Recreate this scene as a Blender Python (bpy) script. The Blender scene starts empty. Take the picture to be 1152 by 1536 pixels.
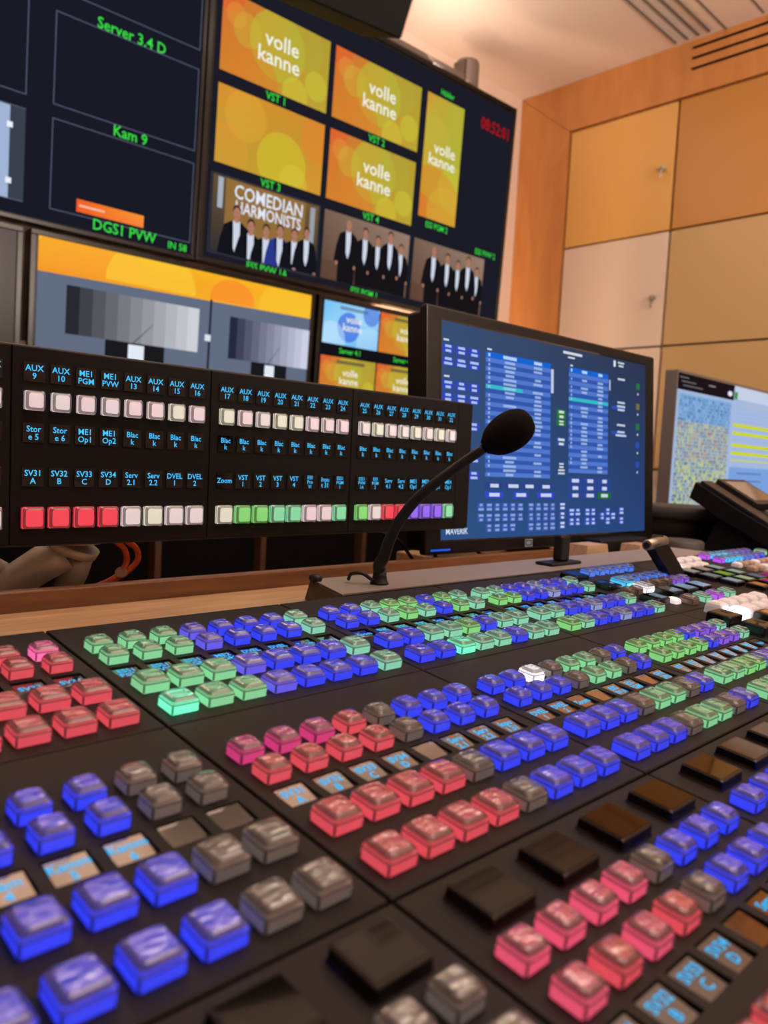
import bpy, math, random
from mathutils import Matrix, Vector
R = math.radians
SC = bpy.context.scene
COL = SC.collection
rnd = random.Random(7)

# ------------------------------------------------------------------ camera
PITCH, ROLL, YAW = R(-4.0313), R(2.9731), R(-44.1992)
fw = Vector((-math.sin(YAW)*math.cos(PITCH), math.cos(YAW)*math.cos(PITCH), math.sin(PITCH)))
r0 = Vector((math.cos(YAW), math.sin(YAW), 0)); u0 = r0.cross(fw)
rt = r0*math.cos(ROLL)+u0*math.sin(ROLL); up = -r0*math.sin(ROLL)+u0*math.cos(ROLL)
cd = bpy.data.cameras.new('camera'); cam = bpy.data.objects.new('camera', cd); COL.objects.link(cam)
m = Matrix.Identity(4)
for i in range(3):
    m[i][0] = rt[i]; m[i][1] = up[i]; m[i][2] = -fw[i]
m[0][3], m[1][3], m[2][3] = -0.17809, -0.45107, 0.11444
cam.matrix_world = m
cd.sensor_fit = 'HORIZONTAL'; cd.sensor_width = 36.0; cd.lens = 36*1178.2/1152
cd.clip_start = 0.01; cd.clip_end = 50
cd.dof.use_dof = True; cd.dof.focus_distance = 0.60; cd.dof.aperture_fstop = 13.0
SC.camera = cam

# ------------------------------------------------------------------ exposure, world, lamps
vs = SC.view_settings
SC.display_settings.display_device = 'sRGB'
vs.view_transform = 'Standard'; vs.look = 'None'; vs.gamma = 1; vs.use_curve_mapping = False
vs.exposure = 0.0
SC.cycles.max_bounces = 8; SC.cycles.transparent_max_bounces = 24
SC.cycles.caustics_reflective = False; SC.cycles.caustics_refractive = False
SC.cycles.sample_clamp_indirect = 4
SC.cycles.use_denoising = True
w = bpy.data.worlds.new('world'); SC.world = w; w.use_nodes = True
w.node_tree.nodes['Background'].inputs[0].default_value = (0.9, 0.7, 0.6, 1)
w.node_tree.nodes['Background'].inputs[1].default_value = 0.02

def area(name, loc, target, sx, sy, power, col):
    l = bpy.data.lights.new(name, 'AREA'); l.shape = 'RECTANGLE'; l.size = sx; l.size_y = sy
    l.energy = power; l.color = col
    o = bpy.data.objects.new(name, l); COL.objects.link(o); o.location = loc
    d = Vector(target)-Vector(loc); o.rotation_euler = d.to_track_quat('-Z', 'Y').to_euler()
    return o
# warm lamps standing behind the screen wall, throwing light on ceiling and corner
area('uplight', (2.00, 1.66, 1.60), (2.15, 1.50, 1.9), 0.60, 0.10, 2.4, (1.0, 0.80, 0.64))
area('uplight', (0.60, 1.86, 1.50), (0.60, 1.75, 1.9), 1.4, 0.14, 26, (1.0, 0.80, 0.66))  # added lamp, gives the panel displays something bright to reflect
area('backlight', (2.20, 1.90, 0.45), (3.0, 1.93, 0.75), 0.10, 1.0, 8.0, (1.0, 0.68, 0.42))
# unseen fill lights, added: one washing the ceiling, two pointing down over the room
area('ceiling_fill', (0.9, -1.3, 0.95), (1.4, -0.5, 1.9), 1.8, 1.2, 94, (1.0, 0.82, 0.69))
area('fill_light', (0.55, -0.35, 1.86), (0.55, -0.35, 0), 1.5, 0.35, 5.0, (1.0, 0.84, 0.74))
area('fill_light', (1.7, 0.5, 1.86), (1.9, 0.6, 0), 0.25, 1.3, 4.0, (1.0, 0.80, 0.66))

# ------------------------------------------------------------------ materials
def lin(c):
    return tuple(((v/255)/12.92 if v/255 <= .04045 else ((v/255+.055)/1.055)**2.4) for v in c)
MATS = {}
def mat(name, col, rough=.5, metal=0, spec=.5, emit=None, es=1.0, bump=None, coat=0):
    if name in MATS: return MATS[name]
    M = bpy.data.materials.new(name); M.use_nodes = True; nt = M.node_tree; b = nt.nodes['Principled BSDF']
    b.inputs['Base Color'].default_value = lin(col)+(1,); b.inputs['Roughness'].default_value = rough
    b.inputs['Metallic'].default_value = metal; b.inputs['Specular IOR Level'].default_value = spec
    b.inputs['Coat Weight'].default_value = coat
    if emit:
        b.inputs['Emission Color'].default_value = lin(emit)+(1,); b.inputs['Emission Strength'].default_value = es
    if bump:
        sc, st, dist = bump
        tc = nt.nodes.new('ShaderNodeTexCoord'); n = nt.nodes.new('ShaderNodeTexNoise'); n.inputs['Scale'].default_value = sc
        n.inputs['Detail'].default_value = 4
        bp = nt.nodes.new('ShaderNodeBump'); bp.inputs['Strength'].default_value = st; bp.inputs['Distance'].default_value = dist
        nt.links.new(tc.outputs['Object'], n.inputs['Vector']); nt.links.new(n.outputs['Fac'], bp.inputs['Height'])
        nt.links.new(bp.outputs['Normal'], b.inputs['Normal'])
    MATS[name] = M
    return M
def wood(name, c1, c2, scale=(1, 12, 12), rough=.45, freq=6):
    M = bpy.data.materials.new(name); M.use_nodes = True; nt = M.node_tree; b = nt.nodes['Principled BSDF']
    b.inputs['Roughness'].default_value = rough
    tc = nt.nodes.new('ShaderNodeTexCoord'); mp = nt.nodes.new('ShaderNodeMapping'); mp.inputs['Scale'].default_value = scale
    n = nt.nodes.new('ShaderNodeTexNoise'); n.inputs['Scale'].default_value = freq; n.inputs['Detail'].default_value = 8
    n.inputs['Distortion'].default_value = .6
    r = nt.nodes.new('ShaderNodeValToRGB'); r.color_ramp.elements[0].position = .3; r.color_ramp.elements[1].position = .7
    r.color_ramp.elements[0].color = lin(c1)+(1,); r.color_ramp.elements[1].color = lin(c2)+(1,)
    nt.links.new(tc.outputs['Object'], mp.inputs['Vector']); nt.links.new(mp.outputs['Vector'], n.inputs['Vector'])
    nt.links.new(n.outputs['Fac'], r.inputs['Fac']); nt.links.new(r.outputs['Color'], b.inputs['Base Color'])
    MATS[name] = M
    return M
def screen_mat():
    M = bpy.data.materials.new('screen_picture'); M.use_nodes = True; nt = M.node_tree; nt.nodes.clear()
    a = nt.nodes.new('ShaderNodeVertexColor'); a.layer_name = 'Col'
    e = nt.nodes.new('ShaderNodeEmission'); t = nt.nodes.new('ShaderNodeBsdfTransparent'); mx = nt.nodes.new('ShaderNodeMixShader')
    o = nt.nodes.new('ShaderNodeOutputMaterial')
    nt.links.new(a.outputs['Color'], e.inputs['Color']); nt.links.new(a.outputs['Alpha'], mx.inputs[0])
    nt.links.new(t.outputs[0], mx.inputs[1]); nt.links.new(e.outputs[0], mx.inputs[2]); nt.links.new(mx.outputs[0], o.inputs[0])
    MATS['screen_picture'] = M
    return M
def clear_mat(name, ior, rough, tint, haze, bump=0):
    """clear plastic: lets light through, reflects by angle, a little milky"""
    M = bpy.data.materials.new(name); M.use_nodes = True; nt = M.node_tree; nt.nodes.clear()
    fr = nt.nodes.new('ShaderNodeFresnel'); fr.inputs['IOR'].default_value = ior
    t = nt.nodes.new('ShaderNodeBsdfTransparent'); t.inputs[0].default_value = (tint, tint, tint, 1)
    g = nt.nodes.new('ShaderNodeBsdfGlossy'); g.inputs['Roughness'].default_value = rough
    d = nt.nodes.new('ShaderNodeBsdfDiffuse'); d.inputs[0].default_value = (.75, .72, .72, 1)
    m1 = nt.nodes.new('ShaderNodeMixShader'); m1.inputs[0].default_value = haze
    m2 = nt.nodes.new('ShaderNodeMixShader'); o = nt.nodes.new('ShaderNodeOutputMaterial')
    nt.links.new(t.outputs[0], m1.inputs[1]); nt.links.new(d.outputs[0], m1.inputs[2])
    nt.links.new(fr.outputs[0], m2.inputs[0]); nt.links.new(m1.outputs[0], m2.inputs[1]); nt.links.new(g.outputs[0], m2.inputs[2])
    nt.links.new(m2.outputs[0], o.inputs[0])
    if bump:
        tc = nt.nodes.new('ShaderNodeTexCoord'); mp = nt.nodes.new('ShaderNodeMapping')
        oi = nt.nodes.new('ShaderNodeObjectInfo'); ad = nt.nodes.new('ShaderNodeVectorMath'); ad.operation = 'ADD'
        mu = nt.nodes.new('ShaderNodeVectorMath'); mu.operation = 'SCALE'; mu.inputs['Scale'].default_value = .05
        mp.inputs['Rotation'].default_value = (0, 0, R(35)); mp.inputs['Scale'].default_value = (110, 330, 200)
        n = nt.nodes.new('ShaderNodeTexNoise'); n.inputs['Scale'].default_value = 1.0; n.inputs['Detail'].default_value = 1
        bp = nt.nodes.new('ShaderNodeBump'); bp.inputs['Strength'].default_value = bump; bp.inputs['Distance'].default_value = .0020
        nt.links.new(oi.outputs['Location'], mu.inputs[0]); nt.links.new(tc.outputs['Object'], ad.inputs[0])
        mu2 = nt.nodes.new('ShaderNodeVectorMath'); mu2.operation = 'SCALE'; mu2.inputs['Scale'].default_value = 37.0
        nt.links.new(oi.outputs['Location'], mu2.inputs[0])
        nt.links.new(mu2.outputs[0], ad.inputs[1]); nt.links.new(ad.outputs[0], mp.inputs['Vector'])
        nt.links.new(mp.outputs[0], n.inputs['Vector']); nt.links.new(n.outputs['Fac'], bp.inputs['Height'])
        nt.links.new(bp.outputs[0], g.inputs['Normal']); nt.links.new(bp.outputs[0], fr.inputs['Normal'])
    MATS[name] = M
    return M
SCR = screen_mat()
CLEAR = clear_mat('clear_plastic', 1.42, .08, .98, .04)
FILM = clear_mat('clear_film', 2.7, .07, .97, .07, 1.0)
EDGE = clear_mat('edge_refraction_tint', 1.9, .10, .30, .06)  # dark tint put in for the refraction lines along cap edges
PLATE = mat('anodised_black', (28, 24, 23), .6, .0, .3, bump=(1500, .25, .0002))
CHAS = mat('chassis_black', (14, 12, 12), .6)
BLACKP = mat('black_plastic', (22, 20, 21), .42)
GLOSSB = mat('gloss_black', (8, 8, 9), .06, 0, 1.0, coat=.6)
BEZEL = mat('bezel_black', (10, 10, 12), .25)
FOAM = mat('foam_black', (15, 11, 11), .95, 0, .2, bump=(900, .8, .0008))
RUBBER = mat('rubber_black', (14, 13, 14), .5)
SILV = mat('painted_silver', (196, 190, 180), .38, .25)
CHROME = mat('brushed_metal', (175, 168, 160), .28, .9)
GREYM = mat('grey_metal', (120, 108, 102), .5, .4)
GREYP = mat('grey_plastic', (98, 94, 92), .6)
ORANGE = mat('orange_cable', (226, 92, 40), .5)
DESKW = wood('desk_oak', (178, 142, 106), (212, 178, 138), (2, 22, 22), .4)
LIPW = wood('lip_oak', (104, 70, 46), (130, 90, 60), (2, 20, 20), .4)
FRAMEW = wood('maple_frame', (176, 114, 60), (190, 128, 70), (6, 6, 1.5), .42, 3)
DARKW = wood('dark_desk', (46, 35, 31), (56, 43, 37), (2, 14, 14), .4)
POSTW = wood('brown_upright', (66, 38, 24), (78, 47, 29), (12, 12, 2), .5)
FABRIC = mat('dark_panel', (9, 7, 7), .95, 0, .1)
WALLP = mat('wall_paint', (226, 205, 190), .8, bump=(260, .1, .001))
CEILP = mat('ceiling_paint', (232, 214, 202), .85)
DOORO = mat('door_orange', (206, 156, 86), .38)
DOORO2 = mat('door_amber', (176, 122, 58), .38)
DOORW = mat('door_cream', (208, 188, 172), .42)
DOORT = mat('door_sand', (180, 148, 102), .42)
FLOORM = mat('carpet_grey', (70, 64, 60), .9, bump=(400, .5, .003))
def glassy(name, col):
    M = mat(name, col, .05, 0, 1.0, coat=1.0)
    M.node_tree.nodes['Principled BSDF'].inputs['IOR'].default_value = 1.9
    M.node_tree.nodes['Principled BSDF'].inputs['Coat Roughness'].default_value = .06
    return M
LCD = glassy('display_glass', (10, 12, 16))
LCDK = mat('key_glass', (9, 7, 6), .06, 0, .55, coat=.2)
LCDF = mat('display_film', (205, 198, 192), .10, .85, .8)
LCDA = mat('display_glass_upright', (6, 7, 9), .12, 0, .6)

LIT = {  # colour of the translucent core, what it gives off, strength
 'b': ('blue', (84, 92, 214), (52, 66, 250), 1.0), 'v': ('violet blue', (110, 100, 200), (104, 92, 240), .95),
 'V': ('violet', (140, 100, 200), (140, 92, 232), .95),
 'l': ('green', (140, 210, 140), (136, 220, 128), .92), 'g': ('pale green', (140, 210, 160), (138, 218, 158), .92),
 'T': ('mint green', (140, 210, 180), (140, 216, 180), .92), 'G': ('bright mint green', (140, 255, 210), (112, 255, 200), 1.25),
 'p': ('red', (220, 100, 104), (232, 82, 94), .86), 'P': ('rose', (225, 110, 135), (236, 86, 118), .92),
 'm': ('magenta', (214, 84, 140), (218, 64, 130), .85), 'M': ('bright pink', (255, 130, 180), (255, 110, 170), 1.2),
 'y': ('grey unlit', (196, 184, 176), (84, 76, 72), .9), 'w': ('white', (232, 218, 216), (224, 208, 208), .95),  # unlit grey has a small added glow in place of room light
 'W': ('bright white', (255, 255, 255), (255, 250, 255), 1.6), 'c': ('bright cyan', (90, 210, 255), (70, 196, 255), 1.15),
 's': ('sky blue', (90, 140, 230), (84, 130, 240), .95), 'n': ('pale blue', (170, 180, 220), (150, 164, 220), .85),
 'R': ('red', (230, 80, 90), (240, 66, 84), .95), 'a': ('green', (140, 225, 140), (130, 218, 118), .9),
 't': ('mint', (150, 225, 180), (134, 220, 166), .9), 'u': ('purple', (140, 105, 230), (140, 100, 245), .95),
 'x': ('lilac', (180, 90, 235), (192, 90, 245), 1.0), 'e': ('cream', (225, 222, 204), (222, 218, 198), .95),
 'i': ('pinkish white', (232, 208, 210), (228, 204, 206), .95),
 'k': ('matt white', (226, 224, 226), (104, 100, 104), .8),  # no lamp inside: glow added to brighten the matt white
 'o': ('beige unlit', (176, 146, 130), (80, 66, 58), .6)}  # beige is unlit too, its faint glow is added
def core_mat(k, top=False):
    n, base, em, st = LIT[k]
    if top: return mat('core_top_'+n.replace(' ', '_')+'_'+k.lower()+('x' if k.isupper() else ''), tuple(int(v*.75+50) for v in base), .6, 0, .4, em, st*.62)  # top of the core: paler base, weaker emission than the sides
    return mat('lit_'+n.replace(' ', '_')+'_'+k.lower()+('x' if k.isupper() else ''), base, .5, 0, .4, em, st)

# ------------------------------------------------------------------ mesh builder
class MB:
    def __init__(s): s.v = []; s.f = []; s.m = []; s.c = []; s.sm = []
    def add(s, vs, fs, mi=0, col=None, smooth=False):
        b = len(s.v); s.v += [tuple(v) for v in vs]
        for f in fs:
            s.f.append([b+i for i in f]); s.m.append(mi); s.sm.append(smooth)
            s.c.append(col if isinstance(col, list) else [col]*len(f) if col else None)
        return s
    def box(s, x0, x1, y0, y1, z0, z1, mi=0, bev=0):
        if bev <= 0:
            vs = [(x, y, z) for z in (z0, z1) for x, y in ((x0, y0), (x1, y0), (x1, y1), (x0, y1))]
            return s.add(vs, [(0, 3, 2, 1), (4, 5, 6, 7), (0, 1, 5, 4), (1, 2, 6, 5), (2, 3, 7, 6), (3, 0, 4, 7)], mi)
        b = min(bev, (x1-x0)/2.01, (y1-y0)/2.01, (z1-z0)/2.01)
        rings = []
        for z, d in ((z0, b), (z0+b*.3, b*.3), (z0+b, 0), (z1-b, 0), (z1-b*.3, b*.3), (z1, b)):
            rings.append((z, rrect(x0+d, x1-d, y0+d, y1-d, b*.8, 3)))
        return s.loft([[(x, y, z) for x, y in r] for z, r in rings], mi)
    def loft(s, rings, mi=0, caps=True, smooth=False, mis=None):
        n = len(rings[0]); vs = [p for r in rings for p in r]; b = len(s.v); s.v += [tuple(p) for p in vs]
        for k in range(len(rings)-1):
            for i in range(n):
                j = (i+1) % n
                s.f.append([b+k*n+i, b+k*n+j, b+(k+1)*n+j, b+(k+1)*n+i]); s.m.append(mis[k] if mis else mi); s.sm.append(smooth); s.c.append(None)
        if caps:
            s.f.append([b+i for i in range(n)][::-1]); s.m.append(mis[0] if mis else mi); s.sm.append(False); s.c.append(None)
            s.f.append([b+(len(rings)-1)*n+i for i in range(n)]); s.m.append(mis[-1] if mis else mi); s.sm.append(False); s.c.append(None)
        return s
    def prism(s, pts, axis, a, b_, mi=0):
        """extrude a polygon: axis 'x' pts=(y,z); 'y' pts=(x,z); 'z' pts=(x,y)"""
        def P(p, t): return (t, p[0], p[1]) if axis == 'x' else (p[0], t, p[1]) if axis == 'y' else (p[0], p[1], t)
        return s.loft([[P(p, a) for p in pts], [P(p, b_) for p in pts]], mi)
    def tube(s, pts, rad, n=12, mi=0, closed_ends=True):
        pts = [Vector(p) for p in pts]; rings = []
        rads = rad if isinstance(rad, (list, tuple)) else [rad]*len(pts)
        t0 = (pts[1]-pts[0]).normalized(); a = t0.orthogonal().normalized()
        for i, p in enumerate(pts):
            t = (pts[min(i+1, len(pts)-1)]-pts[max(i-1, 0)]).normalized()
            a = (a-t*a.dot(t)).normalized(); b = t.cross(a)
            rings.append([p+(a*math.cos(2*math.pi*k/n)+b*math.sin(2*math.pi*k/n))*rads[i] for k in range(n)])
        return s.loft(rings, mi, closed_ends, True)
    def lathe(s, prof, org=(0, 0, 0), n=32, mi=0):
        o = Vector(org)
        return s.loft([[o+Vector((r*math.cos(2*math.pi*k/n), r*math.sin(2*math.pi*k/n), z)) for k in range(n)] for r, z in prof], mi, True, True)
    def build(s, name, mats, parent=None, matrix=None):
        me = bpy.data.meshes.new(name); me.from_pydata(s.v, [], s.f)
        if not isinstance(mats, (list, tuple)): mats = [mats]
        for q in mats: me.materials.append(q)
        me.polygons.foreach_set('material_index', s.m); me.polygons.foreach_set('use_smooth', s.sm)
        if any(c for c in s.c):
            ca = me.color_attributes.new('Col', 'FLOAT_COLOR', 'CORNER'); flat = []
            for f, c in zip(s.f, s.c):
                for i in range(len(f)): flat += (c[i] if c else (0, 0, 0, 1))
            ca.data.foreach_set('color', flat)
        me.update()
        return link(name, me, parent, matrix)
def rrect(x0, x1, y0, y1, r, k=4):
    out = []
    for cx, cy, a0 in ((x1-r, y1-r, 0), (x0+r, y1-r, 90), (x0+r, y0+r, 180), (x1-r, y0+r, 270)):
        for i in range(k+1):
            a = R(a0+90*i/k); out.append((cx+r*math.cos(a), cy+r*math.sin(a)))
    return out
def link(name, me, parent=None, matrix=None):
    o = bpy.data.objects.new(name, me); COL.objects.link(o)
    if parent: o.parent = parent
    if matrix is not None: o.matrix_local = matrix
    return o
def tag(o, label, cat, group=None, kind=None):
    o['label'] = label; o['category'] = cat
    if group: o['group'] = group
    if kind: o['kind'] = kind
    return o
def thing(name, label, cat, matrix=None, group=None):
    o = bpy.data.objects.new(name, None); COL.objects.link(o); o.empty_display_size = .02
    if matrix is not None: o.matrix_world = matrix
    return tag(o, label, cat, group)
def struct(name, mb, mt):
    o = mb.build(name, mt); o['kind'] = 'structure'; return o
def plane_matrix(org, yaw, tilt):
    y, t = R(yaw), R(tilt); U = Vector((math.cos(y), math.sin(y), 0)); n0 = Vector((math.sin(y), -math.cos(y), 0))
    UP = Vector((0, 0, 1))*math.cos(t)-n0*math.sin(t); N = U.cross(UP)
    mm = Matrix.Identity(4)
    for i in range(3): mm[i][0] = U[i]; mm[i][1] = -N[i]; mm[i][2] = UP[i]; mm[i][3] = org[i]
    return mm

# ---- lettering
_T = {}
def glyphs(s):
    if s in _T: return _T[s]
    cu = bpy.data.curves.new('t', 'FONT'); cu.body = s; cu.size = 1; cu.resolution_u = 2; cu.align_x = 'CENTER'; cu.offset = .012
    o = bpy.data.objects.new('t', cu); COL.objects.link(o)
    dg = bpy.context.evaluated_depsgraph_get(); ev = o.evaluated_get(dg); me = ev.to_mesh()
    vs = [(v.co.x, v.co.y) for v in me.vertices]; fs = [list(p.vertices) for p in me.polygons]
    ev.to_mesh_clear(); bpy.data.objects.remove(o); bpy.data.curves.remove(cu)
    _T[s] = (vs, fs); return _T[s]
class Scr:
    """flat picture layer on a surface; (u right, v down), vertical screens or the desk plane"""
    def __init__(s, flat=False, base=.0004): s.b = MB(); s.flat = flat; s.k = 0; s.base = base
    def P(s, u, v, d): return (u, -v, d) if s.flat else (u, -d, -v)
    def poly(s, pts, col, a=1.0, lift=None, st=1.0):
        d = s.base if lift is None else lift
        if not isinstance(col, list): col = lin(col); cc = tuple(x*st for x in col)+(a,)
        else: cc = [tuple(x*st for x in lin(c))+(a,) for c in col]
        s.b.add([s.P(u, v, d) for u, v in pts], [list(range(len(pts)))[::-1]], 0, cc if not isinstance(cc, list) else cc[::-1])
    def rect(s, u, v, w_, h, col, a=1.0, lift=None, st=1.0): s.poly([(u, v), (u+w_, v), (u+w_, v+h), (u, v+h)], col, a, lift, st)
    def frame(s, u, v, w_, h, t, col, lift=None):
        for q in ((u, v, w_, t), (u, v+h-t, w_, t), (u, v+t, t, h-2*t), (u+w_-t, v+t, t, h-2*t)): s.rect(*q, col, 1, lift)
    def ell(s, cu, cv, ru, rv, col, a=1.0, lift=None, clip=None, n=24):
        pts = [(cu+ru*math.cos(2*math.pi*i/n), cv+rv*math.sin(2*math.pi*i/n)) for i in range(n)]
        if clip: pts = cliprect(pts, clip)
        if len(pts) > 2: s.poly(pts, col, a, lift)
    def text(s, t, u, v, size, col, lift=None, sx=1.0, st=1.0, a=1.0):
        vs_, fs = glyphs(t); d = s.base*3 if lift is None else lift; c = tuple(x*st for x in lin(col))+(a,)
        s.b.add([s.P(u+x*size*sx, v-y*size, d) for x, y in vs_], fs, 0, c)
def cliprect(p, r):
    x0, y0, x1, y1 = r
    for ax, val, sg in ((0, x0, 1), (0, x1, -1), (1, y0, 1), (1, y1, -1)):
        out = []
        for i in range(len(p)):
            a, b = p[i-1], p[i]; ia = (a[ax]-val)*sg >= 0; ib = (b[ax]-val)*sg >= 0
            if ia != ib:
                t = (val-a[ax])/(b[ax]-a[ax]); out.append((a[0]+(b[0]-a[0])*t, a[1]+(b[1]-a[1])*t))
            if ib: out.append(b)
        p = out
        if not p: return []
    return p

# ================================================================== room
X0, X1, Y0, Y1, Z0, Z1 = -2.2, 3.03, -2.2, 2.02, -.80, 1.90
struct('floor', MB().box(X0-.1, X1+.5, Y0-.1, Y1+.1, Z0-.05, Z0), FLOORM)
struct('ceiling', MB().box(X0-.1, X1+.5, Y0-.1, Y1+.1, Z1, Z1+.05), CEILP)
struct('wall_back', MB().box(X0-.1, X1+.5, Y1, Y1+.1, Z0, Z1), WALLP)
struct('wall_left', MB().box(X0-.1, X0, Y0-.1, Y1, Z0, Z1), WALLP)
struct('wall_front', MB().box(X0, X1+.5, Y0-.1, Y0, Z0, Z1), WALLP)
struct('wall_right', MB().box(X1+.42, X1+.5, Y0, Y1, Z0, Z1), WALLP)
t = MB()
for y in (1.02,): t.box(2.60, X1, y-.002, y+.002, Z1-.004, Z1)
t.box(X0, 2.60, .848, .852, Z1-.004, Z1); t.box(2.60, X1-.02, .865, .870, Z1-.003, Z1)
struct('trim_1', t, GREYP)

# built-in cupboard wall with wooden surround
cab = thing('built_in_cupboard', 'built-in wall cupboard with orange and cream doors in a wooden surround', 'cupboard', Matrix.Translation((X1, 0, 0)))
HZ = 1.68; PY = 1.735
hd = MB()   # header with slots cut through it
SL = [(1.868, .012), (1.826, .012), (1.783, .012)]
ys = [-1.3, .55, 1.16]
def strip(y0, y1, z0, z1): hd.box(0, .03, y0, y1, z0, z1)
hd.prism([(PY, HZ), (Y1-.001, Z1-.001), (1.16, Z1-.001), (1.16, HZ)], 'x', 0, .03)
strip(-1.3, .10, HZ, Z1-.001)
zz = HZ
for zc, hh in reversed(SL):
    strip(.10, 1.16, zz, zc-hh/2); zz = zc+hh/2
strip(.10, 1.16, zz, Z1-.001)
hd.build('header_board', FRAMEW, cab)
lo = MB()
for zc, hh in SL:
    for z_ in (zc-hh/2+.0002, zc+hh/2-.0012): lo.box(.002, .049, .10, 1.159, z_, z_+.001)
lo.build('slot_shade', CHAS, cab)  # black strips added inside the slots to stand in for their shade
MB().box(.05, .06, .05, 1.2, HZ, Z1-.002).build('slot_backing', CHAS, cab)
MB().prism([(PY+.0015, HZ-.001), (PY+.0015, Z0), (Y1-.001, Z0), (Y1-.001, Z1-.003)], 'x', 0, .03).build('side_post', FRAMEW, cab)
MB().box(.055, .40, -1.3, PY, Z0, HZ).build('carcass', CHAS, cab)
def lock(par, y, z):
    k = MB(); k.tube([(0, y, z), (-.009, y, z)], .011, 16); k.box(-.035, -.009, y-.001, y+.001, z-.006, z+.005)
    k.tube([(-.034, y, z-.008+.0*i) for i in (0,)]+[(-.034, y+.001, z-.012)], .006, 8)
    k.tube([(-.03, y, z-.006), (-.033, y-.004, z-.03), (-.03, y-.006, z-.042)], [.002, .004, .003], 8)
    k.box(-.034, -.031, y-.012, y-.001, z-.045, z-.02)
    k.build('door_key', CHROME, par)
cols = [(PY-.004, 1.206), (1.200, .60), (.594, -.02), (-.026, -.64)]
rows = [(HZ-.004, 1.141, (DOORO, DOORO2)), (1.137, .652, (DOORW, DOORT)), (.648, .12, (DOORT, DOORT)), (.116, Z0+.08, (DOORW, DOORW))]
for ci, (ya, yb) in enumerate(cols):
    for ri, (za, zb, ms) in enumerate(rows):
        mt = ms[min(ci, 1)] if ci < 2 else ms[ci % 2]
        if ci == 0 and ri == 2: mt = DOORW
        dd = MB().box(.012, .05, yb+.003, ya-.003, zb+.002, za-.002, 0, .002).build('door', mt, cab)
        dd['label'] = ['orange cupboard door', 'cream cupboard door', 'sand cupboard door', 'cream lower door'][ri]
        if ci == 0 and ri == 0: lock(dd, 1.248, 1.40)
        if ci == 0 and ri == 1: lock(dd, 1.249, .857)

# ceiling air grille
g = thing('ceiling_vent', 'long slotted metal air grille set in the ceiling', 'vent', Matrix.Translation((0, 0, Z1)))
fr = MB(); gx0, gx1, gy0, gy1 = 1.75, 3.0, 1.075, 1.215
for y in (gy0, gy0+.045, gy0+.09, gy1): fr.box(gx0, gx1, y-.003, y+.003, -.008, -.0005)
fr.build('frame', GREYP, g)
sl = MB(); x = gx0+.01
while x < gx1:
    sl.box(x, x+.004, gy0+.045, gy1, -.006, -.001); x += .016
sl.build('slat', WALLP, g)
MB().box(gx0, gx1, gy0+.045, gy1, -.0012, -.0004).build('backing', GREYP, g)

# dark panels and uprights under the video wall
bp = thing('video_wall_frame', 'dark panelled frame with brown uprights carrying the wall screens', 'frame', Matrix.Translation((0, 1.78, Z0)))
MB().box(-1.6, 2.32, .0, .03, 0, 1.17).build('back_panel', FABRIC, bp)
for x in (.49, .985, 1.375, 1.84):
    MB().box(x, x+.020, -.045, -.001, 0, 1.17).build('upright', POSTW, bp)
MB().box(-1.6, 2.30, -.05, -.02, 1.13, 1.17).build('cross_rail', POSTW, bp)

# ================================================================== wall screens
WM = plane_matrix((1.1015, 1.6499, 1.4563), -1.45, -2.45)
def monitor(label, u0_, v0, u1_, v1, bez, content, d=.0, thick=.05, group=None, M=None, name='wall_monitor', bm=BEZEL):
    r = thing(name, label, 'screen', (M or WM) @ Matrix.Translation((0, d, 0)), group)
    hb = MB(); y0_, y1_ = 0, thick
    # casing with a raised rim around the glass
    hb.box(u0_, u1_, .004, thick, -v1, -v0, 0, .004)
    for a in ((u0_, u1_, -v0-bez, -v0), (u0_, u1_, -v1, -v1+bez), (u0_, u0_+bez, -v1+bez, -v0-bez), (u1_-bez, u1_, -v1+bez, -v0-bez)):
        hb.box(a[0], a[1], -.004, .005, a[2], a[3], 0, .0015)
    hb.build('casing', bm, r)
    gl = MB(); gl.box(u0_+bez, u1_-bez, .0005, .0045, -v1+bez, -v0-bez); gl.build('glass', mat('screen_glass', (9, 9, 11), .3, 0, .3), r)
    if content:
        s = Scr(base=.0); content(s); s.b.build('picture', SCR, r)
    return r
GRN = (60, 220, 70)
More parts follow.
